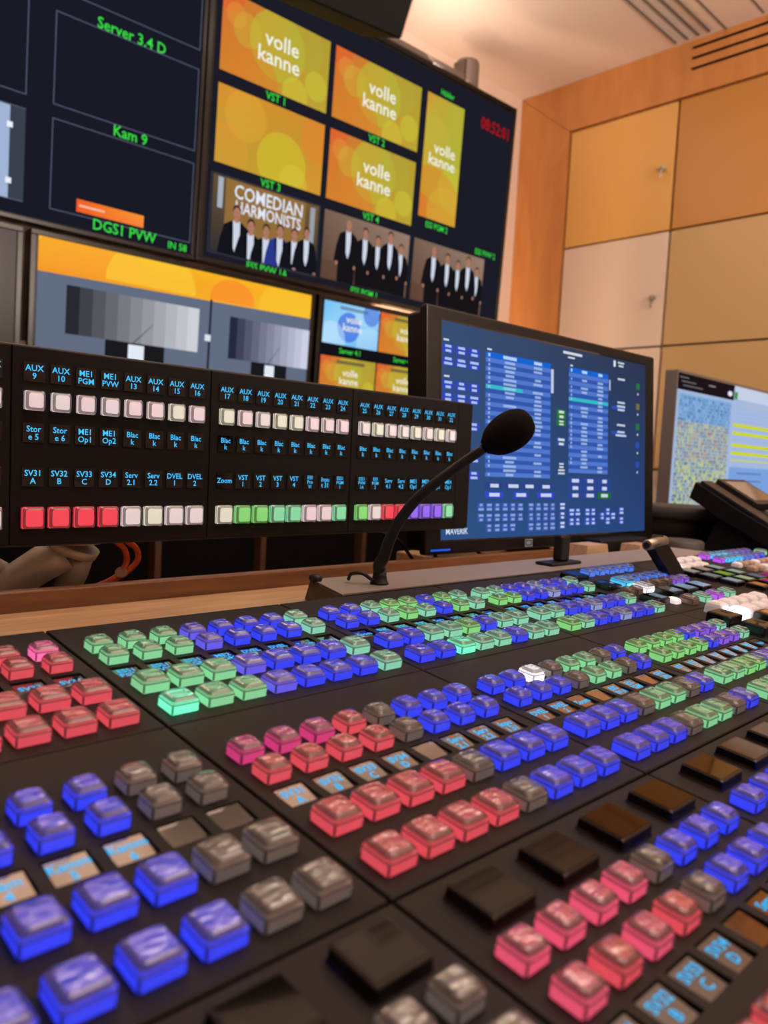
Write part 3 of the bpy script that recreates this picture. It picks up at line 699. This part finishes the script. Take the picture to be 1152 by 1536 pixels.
# far right panels
a5 = module('A', 5, 'rear-row panel past the lever with white buttons and nine display buttons')
for i in range(4):
    matte_button(a5, (37.0+1.25*i-4*MW)*P, -(.35-VB)*P, 'k', .95*P, .8*P, .007)
    if i: matte_button(a5, (35.6+1.25*i-4*MW)*P, -(1.5-VB)*P, 'k', .95*P, .8*P, .007)
matte_button(a5, (35.5-4*MW)*P, -(1.45-VB)*P, 'W', 1.1*P, .9*P, .009)
pics = [(190, 175, 160), (190, 160, 140), (180, 190, 180), (150, 150, 150), (160, 190, 60), (170, 200, 180), (170, 190, 190), (200, 205, 160), (120, 130, 150)]
for i in range(3):
    for j in range(3):
        c_ = tuple(int(q*.8) for q in pics[i*3+j]); lk(a5, 5, 35.3+1.75*j+.25*i, 2.9+1.15*i, pic=[(.12, .12, .76, .76, c_)])
lk(a5, 5, 36.6, 6.4, pic=[(.15, .2, .6, .6, (190, 120, 60))]); lk(a5, 5, 40.5, 5.4, pic=[(.15, .2, .7, .6, (150, 40, 100))]); lk(a5, 5, 38.6, 6.2, pic=[(.15, .2, .7, .6, (170, 50, 110))])
a6 = module('A', 6, 'furthest rear-row panel with a cluster of cyan buttons above many small beige ones')
for i in range(8):
    for j in range(2):
        c_ = ['x', 'c', 'c', 'c', 's', 's', 'v', 'b'][i]; u = 42.95+.98*i+.0*j
        push_button(a6, (u-5*MW)*P+SS/2, -(.3+1.0*j-VB)*P+SS/2, c_, SS)
for i in range(8):
    for j in range(4): matte_button(a6, (43.2+1.0*i-5*MW)*P, -(2.2+1.0*j-VB)*P, 'o' if (i+j) % 3 else 'k', .62*P, .6*P, .006)
a7 = module('A', 7, 'panel at the far right end of the console with mint green buttons', wid=1.6)
for j in range(3): push_button(a7, .5*P, -(1.2+1.1*j)*P, 'T', LS)
b4 = module('B', 4, 'middle-row panel at the right edge with tall matt white buttons beside black display buttons')
vb = VB+MH-.015
for i in range(5):
    for j in range(2):
        matte_button(b4, (27.85+1.2*i-3*MW)*P, -(7.45+1.0*j-vb)*P, 'W' if (i == 0 and j == 1) else 'k', .92*P, .85*P, .011)
for u, v, q in ((25.75, 8.96, (84, 66, 56)), (25.75, 10.45, (84, 66, 56)), (28.5, 9.95, (200, 130, 60)), (31, 9.95, (60, 50, 46))):
    lk(b4, 4, u, v, vb, sx=1.35*P, sy=1.1*P, h=.009, pic=[(.55, .25, .3, .4, q)] if q[0] < 150 else [(.25, .15, .6, .7, q)])
for i in range(2): ky(b4, 4, 33.0+.0*i, 8.0+i, 's')
for v0 in (4, 5, 6):
    module('B', v0+1, ['middle-row blank panel right of the white buttons', 'middle-row blank panel beside the telephone', 'narrow middle-row blank panel at the console end'][v0-4], wid=MW if v0 < 6 else 1.6)
module('C', 3, 'front-row panel beyond the right edge of the photo', ['bbbbbbbb', 'bbbbbbbb'], [''], range(0, 3), lcd=(0,))

# ================================================================== auxiliary button panel on its arm
AX = plane_matrix((.04698, .16863, .14304), .2, .74)
ax = thing('auxiliary_button_panel', 'long black upright panel of white, red and green buttons with cyan labels', 'control panel', AX)
MB().box(-9.6*P, 26.15*P, .0042, .0135, -5.62*P, 2.10*P, 0, .0012).build('housing', mat('housing_black', (20, 17, 17), .4, 0, .4), ax)
FM = Matrix.Rotation(R(90), 4, 'X')     # local x,y -> panel x,z ; local z -> towards viewer
def onpanel(x, z, d=0): return Matrix.Translation((x, -d, z)) @ FM
plateM = mat('aux_black', (11, 10, 11), .65, 0, .25, bump=(1200, .2, .0002))
AD = {0: (['AUX|9', 'AUX|10', 'ME1|PGM', 'ME1|PVW', 'AUX|13', 'AUX|14', 'AUX|15', 'AUX|16'], ['Stor|e 5', 'Stor|e 6', 'ME1|Op1', 'ME1|Op2', 'Blac|k', 'Blac|k', 'Blac|k', 'Blac|k'],
          ['SV31|A', 'SV32|B', 'SV33|C', 'SV34|D', 'Serv|2.1', 'Serv|2.2', 'DVEL|1', 'DVEL|2'], 'iwiwiiei', 'RRRRweww'),
      1: (['AUX|%d' % k for k in range(17, 25)], ['Blac|k']*8, ['Zoom', 'VST|1', 'VST|2', 'VST|3', 'VST|4', 'ESS|Pro|Vi', 'Inpu|t 31', 'ESS1|PGM|1'], 'eiweeiii', 'eaattiit'),
      2: (['AUX|%d' % k for k in range(25, 33)], ['Blac|k']*8, ['ESS1|PVW|1A', 'ESS|PGM|2', 'Serv|4.1', 'Serv|4.2', 'ME1|Op1', 'ME2|Op1', 'ME3|Op1', 'ME4|Op1'], 'wewwewew', 'awRRuuut'),
      -1: (['AUX|%d' % k for k in range(1, 9)], ['Blac|k']*8, ['Blac|k']*8, 'wwwwwwww', 'wwwwwwww')}
for mi in (-1, 0, 1, 2):
    x0 = (mi*MW-.82)*P; t1, t2, t3, k1, k2 = AD[mi]
    z1, z0 = 2.0*P, -5.5*P
    fpm = faceplate(ax, MW*P-.0006, z1-z0, [], .004, 'faceplate', plateM); fpm.matrix_local = onpanel(x0+.0003, z1, .0001)
    for j in range(8):
        if mi == -1 and j < 6: continue
        x = (mi*MW+j)*P
        for zc, tt in ((1.08, t1), (-1.22, t2), (-2.9, t3)):
            display(ax, 0, 0, tt[j].split('|'), wv=.80*P, hv=.74*P, vert=onpanel(x, zc*P, .0009), gm=LCDA)
        push_button(ax, 0, 0, k1[j], .80*P, .0026, .0002, onpanel(x, 0, 0), flat=True)
        push_button(ax, 0, 0, k2[j], .90*P, .0026, .0002, onpanel(x, -4.47*P, 0), flat=True)
fe = MB(); fe.box(24.82*P, 26.1*P, .0003, .0041, -5.5*P, 2.0*P, 0, .0004); fe.build('end_plate', plateM, ax)

# arm under it
ar = thing('monitor_arm', 'silver jointed metal arm holding up the black button panel', 'arm', Matrix.Identity(4))
am = MB()
am.tube([(.100, .215, .040), (.100, .215, .027)], [.024, .023], 28); am.tube([(.100, .215, .0265), (.098, .217, .0195)], [.0225, .0215], 28)
am.build('swivel_joint', SILV, ar)
am = MB(); am.tube([(.092, .218, .019), (.076, .224, .008), (.050, .236, -.012), (.025, .248, -.034), (.0, .26, -.06), (-.03, .27, -.10)], [.0165, .0155, .0145, .0145, .016, .018], 20)
am.build('upper_arm', SILV, ar)
am = MB(); am.tube([(.108, .222, .020), (.104, .226, -.002), (.100, .229, -.0155)], [.0135, .0125, .0105], 20); am.build('tension_cylinder', SILV, ar)
am = MB(); am.tube([(.006, .235, .022), (.030, .238, .010), (.050, .240, .0005)], [.009, .0115, .0095], 16); am.build('elbow', SILV, ar)
am = MB(); am.tube([(-.03, .27, -.10), (-.05, .275, -.16)], .03, 20); am.tube([(-.05, .275, -.16), (-.05, .275, Z0+.02)], .022, 20); am.lathe([(.12, 0), (.12, .015), (.03, .02)], (-.05, .275, Z0)); am.build('stand', SILV, ar)
for i, (dx, lb) in enumerate(((0, 'inner orange cable hanging in a loop below the black button panel'), (.0095, 'outer orange cable hanging in a loop below the black button panel'))):
    c_ = MB(); pts = [(.128+dx, .215, .05), (.1345+dx, .214, .030), (.1445+dx*1.2, .213, .020), (.147+dx*1.1, .212, .009), (.142+dx*.6, .212, -.001), (.131+dx*.4, .214, -.009), (.110+dx*.5, .222, -.0185), (.08, .235, -.035), (.04, .26, -.08)]
    # smooth the run
    def cr(ps, n=6):
        o_ = []; ps = [Vector(p) for p in ps]
        for k in range(len(ps)-1):
            p0, p1, p2, p3 = ps[max(k-1, 0)], ps[k], ps[k+1], ps[min(k+2, len(ps)-1)]
            for q in range(n):
                t_ = q/n; o_.append(.5*((2*p1)+(-p0+p2)*t_+(2*p0-5*p1+4*p2-p3)*t_*t_+(-p0+3*p1-3*p2+p3)*t_**3))
        return o_+[ps[-1]]
    c_.tube(cr(pts), .0026, 10); tag(c_.build('orange_cable', ORANGE), lb, 'cable', 'orange cables under the button panel')
ct = MB(); ct.tube([(.1405, .2095, -.0005), (.1415, .2105, -.0015), (.1425, .2115, -.0024)], [.0054]*3, 14); tag(ct.build('cable_tie', mat('tie_grey', (190, 150, 130), .5)), 'small pale tie bundling the two orange cables', 'cable tie')

# ================================================================== microphone and its box
mb_ = thing('connector_box', 'long low grey-topped box behind the console carrying the microphone', 'box', Matrix.Identity(4))
bx = MB(); bx.loft([[(.238, .022, -.0195), (.270, .108, -.0195), (.264, .094, .0), (.237, .022, .0)], [(.95, .022, -.0195), (.95, .108, -.0195), (.95, .094, .0), (.95, .022, .0)]])
bx.build('case', mat('box_dark', (34, 30, 30), .5), mb_)
MB().loft([[(.240, .0225, .0002), (.2645, .0925, .0002), (.2645, .0925, .0014), (.240, .0225, .0014)], [(.948, .0225, .0002), (.948, .0925, .0002), (.948, .0925, .0014), (.948, .0225, .0014)]]).build('top_plate', mat('plate_grey', (152, 144, 139), .5, .1), mb_)
kn = MB(); kn.lathe([(.0055, 0), (.006, .002), (.0055, .005), (.003, .006)], (.262, .084, .0014), 20); kn.build('screw_knob', RUBBER, mb_)
mc = thing('gooseneck_microphone', 'black gooseneck microphone with a foam windshield in front of the blue screen', 'microphone', Matrix.Identity(4))
base = Vector((.3035, .0455, .0014))
mm_ = MB(); mm_.lathe([(.0082, 0), (.0084, .0015), (.0070, .003), (.0062, .0075), (.0058, .013)], base, 28); mm_.build('base_socket', RUBBER, mc)
mp_ = [(.3035, .0455, .012), (.3011, .0441, .0190), (.3008, .0389, .026), (.3009, .0336, .0403), (.3034, .026, .0575), (.3104, .0142, .0775), (.3184, .0009, .0927), (.3311, -.0167, .1109), (.3420, -.0325, .1255)]
mm_ = MB(); mm_.tube(cr(mp_, 5), [.0058-.0018*i/(len(mp_)*5-4) for i in range((len(mp_)-1)*5+1)], 16); mm_.build('gooseneck', RUBBER, mc)
hc = Vector((.3565, -.0458, .1400)); ax_ = (Vector((.3730, -.0600, .1555))-Vector((.3400, -.0315, .1245))).normalized()
fm = MB(); rings = []; a_ = ax_.orthogonal().normalized(); b_ = ax_.cross(a_)
for i in range(19):
    t_ = -1+2*i/18; rr_ = math.sqrt(max(0, 1-t_*t_))**.85*(.0168)*(1+.06*t_); rr_ = max(rr_, .0005)
    if i == 0: rr_ = .006
    rings.append([hc+ax_*t_*.0236+(a_*math.cos(2*math.pi*k/32)+b_*math.sin(2*math.pi*k/32))*rr_ for k in range(32)])
fm.loft(rings, 0, True, True); fm.build('foam_windshield', FOAM, mc)
cc = MB(); cc.tube(cr([(.285, .066, .004), (.283, .060, .010), (.288, .052, .011), (.295, .047, .006), (.300, .046, .004)]), .0016, 8); cc.build('cable', RUBBER, mc)

# ================================================================== operator touch screen
OM = plane_matrix((.5382, .2029, .28357), -2.066, 4.213)
OW, OH = .476, .268
def ops_pic(s):
    def q(a, b, c_, d, col, al=1.0, L=.0008): s.rect(a*OW, b*OH, (c_-a)*OW, (d-b)*OH, col, al, L)
    s.poly([(0, 0), (OW, 0), (OW, OH), (0, OH)], [(60, 78, 112), (46, 54, 80), (40, 68, 120), (44, 82, 136)], 1, .0004)
    q(0, 0, .155, 1, (52, 78, 120), .35, .0005)
    def lines(a, b, c_, d, n, col=(190, 210, 240), al=.8):
        for k in range(n):
            y = b+(d-b)*(k+.5)/n; hh = (d-b)/n*.28; ww = (c_-a)*rnd.uniform(.45, .8); m_ = (a+c_)/2
            q(m_-ww/2, y-hh, m_+ww/2, y+hh, col, al, .0013)
    for r_ in range(2):
        for k in range(3):
            a = .002+.0505*k; b = .103+.058*r_; q(a, b, a+.042, b+.042, (50, 70, 190)); lines(a, b, a+.042, b+.042, 2)
            b = .268+.057*r_; q(a, b, a+.042, b+.042, (50, 70, 190)); lines(a, b, a+.042, b+.042, 2)
    for b in (.45, .60, .68): q(.103, b, .145, b+.042, (50, 70, 190)); lines(.103, b, .145, b+.042, 2)
    lines(0, .078, .03, .094, 1, (225, 230, 240)); lines(0, .243, .035, .259, 1, (225, 230, 240)); lines(.17, .083, .20, .099, 1, (225, 230, 240)); lines(.552, .083, .58, .099, 1, (225, 230, 240))
    def table(a, b, c_, d, n, cols_, hl, hlw):
        q(a, b, c_, b+.028, (24, 100, 210)); y0_ = b+.028; hh = (d-y0_)/n
        for k in range(n):
            q(a, y0_+k*hh, c_, y0_+(k+1)*hh, (52, 86, 170) if k % 2 else (82, 120, 205))
            for ca, cb in cols_:
                if rnd.random() < .82: lines(ca, y0_+k*hh, cb, y0_+(k+1)*hh, 1, (175, 200, 240), .7)
        q(a, hl, hlw, hl+.018, (50, 190, 200), 1, .0010)
        for ca, cb in cols_: lines(ca, b, cb, b+.028, 1, (200, 225, 250))
    table(.171, .103, .462, .703, 27, [(.178, .19), (.235, .31), (.37, .43)], .260, .33)
    table(.554, .101, .769, .668, 25, [(.56, .572), (.61, .66), (.70, .745)], .262, .769)
    q(.464, .13, .477, .255, (190, 200, 230)); q(.774, .129, .783, .189, (170, 180, 220))
    lines(.484, .015, .66, .04, 1, (230, 235, 245)); lines(.54, .042, .59, .058, 1, (230, 235, 245))
    for a, c_ in ((.17, .247), (.256, .325), (.332, .395), (.403, .481)): q(a, .731, c_, .762, (44, 66, 140)); lines(a, .731, c_, .762, 1, (220, 230, 250))
    for a, c_ in ((.17, .247), (.292, .358), (.401, .483)): q(a, .775, c_, .806, (52, 72, 205)); lines(a, .775, c_, .806, 1, (220, 230, 250))
    for r_ in range(3):
        for k in range(6):
            if r_ == 2 and k in (0, 5): continue
            a = .140+.0338*k; b = .83+.0505*r_; q(a, b, a+.027, b+.041, (60, 88, 170)); lines(a, b, a+.027, b+.041, 2, (150, 175, 225))
        for k in range(4):
            a = .358+.0345*k; b = .83+.0505*r_; q(a, b, a+.027, b+.045, (60, 88, 170)); lines(a, b, a+.027, b+.041, 2, (150, 175, 225))
        for k in range(3):
            a = .553+.08*k; b = .693+.040*r_; g_ = (r_ == 2 and k == 2)
            q(a, b, a+.074, b+.034, (30, 110, 40) if g_ else (44, 70, 150)); lines(a+.01, b, a+.064, b+.034, 1, (220, 230, 250))
        q(.509, .828+.05*r_, .539, .868+.05*r_, (60, 88, 170)); lines(.509, .828+.05*r_, .539, .868+.05*r_, 2, (220, 230, 245))
    for b, d, c_ in ((.336, .385, (36, 120, 50)), (.390, .421, (36, 120, 50)), (.483, .529, (50, 76, 160))): q(.493, b, .538, d, c_); lines(.493, b, .538, d, 2, (225, 240, 225))
    lines(.495, .615, .539, .682, 4, (225, 230, 240)); 
    for b, c_ in ((.12, (40, 120, 60)), (.24, (120, 110, 60)), (.36, (40, 120, 60)), (.47, (50, 76, 180)), (.585, (50, 76, 180))): q(.939, b+.0, .960, b+.036, c_); q(.946, b+.058, .953, b+.07, (200, 210, 230))
    q(.800, .012, .812, .048, (220, 230, 235)); lines(.815, .012, .87, .048, 2, (220, 228, 240))
    for b, n in ((.105, 1), (.24, 1), (.262, 2), (.37, 1), (.41, 2)): lines(.805, b, .885, b+.02*n, n, (215, 225, 240))
    q(.79, .273, .87, .292, (50, 80, 180)); q(.79, .418, .87, .436, (50, 80, 180))
    for a, b in ((.558, .86), (.590, .86), (.558, .912), (.590, .912), (.642, .86), (.674, .86), (.642, .912), (.674, .912), (.725, .885), (.757, .86), (.757, .912), (.788, .885), (.838, .857), (.838, .912)):
        q(a, b, a+.028, b+.042, (56, 84, 190)); lines(a, b, a+.028, b+.042, 2, (200, 215, 240))
    s.text('MAVERIK', .058*OW, .975*OH, .0105, (210, 225, 240), .0013, .95)
op = thing('touch_monitor', 'black-framed operator touch screen with blue menus behind the microphone', 'monitor', OM)
hb = MB(); hb.box(-.026, OW+.028, .0, .012, -.2855, .0165, 0, .003); hb.box(-.020, OW+.022, .0125, .040, -.281, .012, 0, .004); hb.build('casing', mat('monitor_black', (8, 8, 9), .3, 0, .35), op)
gl = MB(); gl.box(-.002, OW+.002, -.0003, .001, -OH-.002, .002); gl.build('glass', GLOSSB, op)
s = Scr(base=0); ops_pic(s); s.b.build('picture', SCR, op)
s = Scr(base=0); s.frame(.165, .272, .016, .010, .0010, (150, 140, 130), .0004); s.rect(.168, .2745, .010, .005, (120, 112, 108), 1, .0004); s.rect(-.018, .279, .035, .0022, (40, 90, 220), 1, .0004); s.b.build('badge', SCR, op)
st_ = MB(); st_.box(.20, .28, .041, .055, -.2975, -.10, 0, .004); st_.box(.10, .38, .02, .16, -.305-.0, -.2975, 0, .003) ; st_.build('stand', BLACKP, op)
# shelf that the touch screen stands on, beyond the lip
sh = thing('oak_shelf', 'oak shelf behind the desk lip, under the touch screen', 'shelf', Matrix.Identity(4))
MB().box(.64, 1.06, .186, .36, ZD-.035, ZD-.0035, 0, .002).build('board', DESKW, sh); 
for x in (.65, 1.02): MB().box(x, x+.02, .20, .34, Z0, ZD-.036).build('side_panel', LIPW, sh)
# plug standing in front and loose cables
pl = thing('table_stand', 'small black stand with flat feet on the grey plate in front of the touch screen', 'stand', Matrix.Translation((.600, .052, .0015)))
MB().box(-.009, .009, -.006, .006, .003, .034, 0, .003).build('post', RUBBER, pl); MB().box(-.034, .026, -.012, .012, 0, .0035, 0, .0015).build('foot', RUBBER, pl)
for i, x in enumerate((.505, .56, .66, .74)):
    c_ = MB(); y = .205+.01*i; c_.tube(cr([(x, y+.06, .02), (x+.01, y+.03, .012), (x+.035, y+.02, -.0165), (x+.07+.02*i, y+.03, -.0175)]), .0022, 8)
    tag(c_.build('black_cable', RUBBER), ['black cable curling below the left end of the touch screen', 'second black cable from the left below the touch screen', 'third black cable from the left below the touch screen', 'black cable below the right half of the touch screen'][i], 'cable', 'cables below the touch screen')
for M_, lb, dim in (((.740, .106, ZD), 'wooden block below the right end of the touch screen, nearer the blue buttons', (.066, .03, .030)), ((.868, .098, ZD), 'wooden block behind the lever', (.058, .03, .026))):
    b = MB(); dx, dy, dz = dim; b.prism([(0, 0), (dx, 0), (dx-.010, dz), (.006, dz)], 'y', 0, dy)
    tag(b.build('wooden_block', DESKW, None, Matrix.Translation(M_)), lb, 'block', 'small wooden blocks')
bb = MB(); bb.box(0, .14, 0, .035, 0, .030, 0, .003); tag(bb.build('equipment_box', mat('box_black', (8, 8, 9), .6, 0, .3), None, Matrix.Translation((.835, .138, ZD))), 'low black box behind the lever, under the corner of the touch screen', 'box')

# ================================================================== grey-framed PC monitor, telephone, pots
pm = plane_matrix((1.667, .450, .361), 0, 0)
def pc_pic(s):
    W_, H_ = .66, .345
    s.rect(.004, .004, W_, H_, (164, 184, 224), 1, .0006)
    s.rect(.004, .004, .338, .040, (30, 20, 24), 1, .0009)
    for k in range(3): s.rect(.015+.01*k, .012+.0095*k, .05+.03*k, .003, (110, 104, 112), 1, .0011)
    s.rect(.18, .018, .04, .003, (150, 146, 150), 1, .0011); s.ell(.315, .028, .015, .007, (225, 230, 240), 1, .0011)
    s.rect(.345, .02, .02, .02, (50, 150, 40), 1, .0012)
    s.rect(.012, .050, .320, .29, (156, 180, 205), 1, .0009)
    s.rect(.020, .054, .306, .06, (120, 165, 220), 1, .0010)
    rr = random.Random(4)
    for i in range(30):
        for j in range(52):
            u = .020+.306*j/52; v = .058+.272*i/30; f_ = i/30
            if f_ < .22: c_ = rr.choice([(110, 150, 200), (140, 180, 220), (90, 120, 160), (130, 170, 215)])
            elif f_ < .6: c_ = rr.choice([(200, 196, 110), (150, 160, 150), (120, 130, 150), (190, 190, 130), (170, 110, 100), (110, 150, 190)])
            else: c_ = rr.choice([(206, 206, 80), (196, 200, 96), (120, 130, 130), (150, 170, 180), (90, 110, 140)])
            s.rect(u, v, .0062, .0088*rr.uniform(.5, 1), c_, .85, .0012)
    s.rect(.345, .004, .32, .035, (196, 206, 228), 1, .0009); s.rect(.385, .045, .26, .012, (170, 186, 212), 1, .0010)
    for k in range(18): s.rect(.37, .075+.0105*k, .29, .001, (150, 172, 206), 1, .0010)
    for k, v in enumerate((.105, .127, .160, .182, .204)): s.rect(.35, v, .31, .0095 if k < 4 else .004, (206, 212, 30), 1, .0013)
    s.rect(.348, .226, .32, .10, (120, 160, 222), 1, .0010)
    for v in (.24, .262, .285): s.rect(.40, v, .18, .004, (86, 106, 140), .8, .0013)
GF = mat('bezel_grey', (96, 88, 86), .45)
pc = thing('desktop_monitor', 'grey-framed computer screen with blue and yellow pages behind the telephone', 'monitor', pm)
hb = MB(); hb.box(-.001, .672, .002, .030, -.358, .002, 0, .002); hb.box(-.001, .672, -.002, .003, -.004, .002); hb.box(-.001, .672, -.002, .003, -.358, -.350); hb.box(-.001, .004, -.002, .003, -.350, -.004); hb.box(.667, .672, -.002, .003, -.350, -.004); hb.build('casing', GF, pc)
s = Scr(base=0); pc_pic(s); s.b.build('picture', SCR, pc)
MB().box(.30, .38, .031, .05, -.375, -.12, 0, .004).build('stand', GF, pc); MB().box(.22, .46, -.02, .12, -.3805, -.373, 0, .003).build('foot', GF, pc)

ph = thing('desk_telephone', 'black desk telephone with a raised display at the right edge', 'telephone', Matrix.Translation((1.18, 0, ZD)))
pr = [(.163, .118), (.172, .090), (.152, .079), (.120, .060), (.070, .037), (.038, .018), (.012, .030), (.010, .038), (.045, .054), (.100, .082), (.145, .108)]
b = MB(); b.prism([(y, z) for y, z in pr], 'x', 0, .19); b.build('body', mat('phone_black', (7, 7, 10), .55, 0, .25), ph)
b = MB(); b.prism([(.120, .062), (.146, .0), (.050, .0), (.062, .037)], 'x', .012, .178); b.build('foot', mat('phone_foot', (8, 7, 8), .7, 0, .2), ph)
n1 = Vector((0, .163-.045, .118-.054)).normalized()
b = MB()
def tp(x, t_, d): # point on slanted top
    p0 = Vector((0, .045, .054)); q_ = p0+n1*t_; nn = Vector((0, -n1.z, n1.y)); p = q_+nn*d; return (x, p.y, p.z)
def tbox(b, x0, x1, t0_, t1_, d0, d1, mi=0):
    vs_ = [tp(x, t_, d) for d in (d0, d1) for x, t_ in ((x0, t0_), (x1, t0_), (x1, t1_), (x0, t1_))]
    b.add(vs_, [(0, 3, 2, 1), (4, 5, 6, 7), (0, 1, 5, 4), (1, 2, 6, 5), (2, 3, 7, 6), (3, 0, 4, 7)], mi)
tbox(b, .065, .185, .045, .128, .002, .012); b.build('display_frame', BLACKP, ph)
b = MB(); tbox(b, .075, .175, .055, .118, .0121, .0128); b.build('display', glassy('phone_glass', (60, 54, 50)), ph)
b = MB()
for i in range(4):
    for j in range(3): tbox(b, .085+.03*j, .105+.03*j, -.015+.013*i, -.006+.013*i, .0, .006)
b.build('keypad', GREYP, ph)
b = MB(); tbox(b, .01, .05, -.02, .13, .001, .006); b.build('handset_rest', BLACKP, ph)

pt = thing('cable_pot', 'dark round pot with a grey lid beside the telephone', 'pot', Matrix.Translation((1.30, .235, ZD)))
MB().lathe([(.070, 0), (.078, .004), (.082, .046)], n=40).build('body', mat('pot_brown', (26, 20, 17), .8, 0, .2), pt)
MB().lathe([(.083, .0465), (.086, .049), (.086, .068), (.080, .070), (.001, .070)], n=40).build('lid', mat('lid_grey', (58, 56, 58), .6), pt)
tag(MB().lathe([(.034, 0), (.036, .003), (.036, .022), (.032, .025), (.001, .025)], n=36).build('tape_roll', mat('puck_grey', (62, 58, 58), .6), None, Matrix.Translation((1.06, .125, ZD))), 'low grey round puck in front of the dark pot', 'puck')
ws = thing('wall_socket', 'small grey wall outlet box on the cupboard left of the grey-framed screen', 'socket', Matrix.Translation((X1-.001, 1.10, .06)))
MB().box(-.035, .0, 0, .045, 0, .085, 0, .003).build('box', GREYP, ws)
c_ = MB(); c_.tube(cr([(X1-.03, 1.10, .06), (X1-.05, 1.08, -.02), (X1-.10, 1.05, -.12), (X1-.12, 1.0, -.5), (X1-.12, 1.0, Z0+.01)]), .004, 8); tag(c_.build('wall_cable', RUBBER), 'thin dark cable hanging down from the wall outlet', 'cable')
cw = MB(); cw.box(0, .06, 0, .04, 0, .006, 0, .002); tag(cw.build('silver_clip', CHROME, None, Matrix.Translation((.79, .015, -.0185))), 'small shiny metal clip by the lever', 'clip')
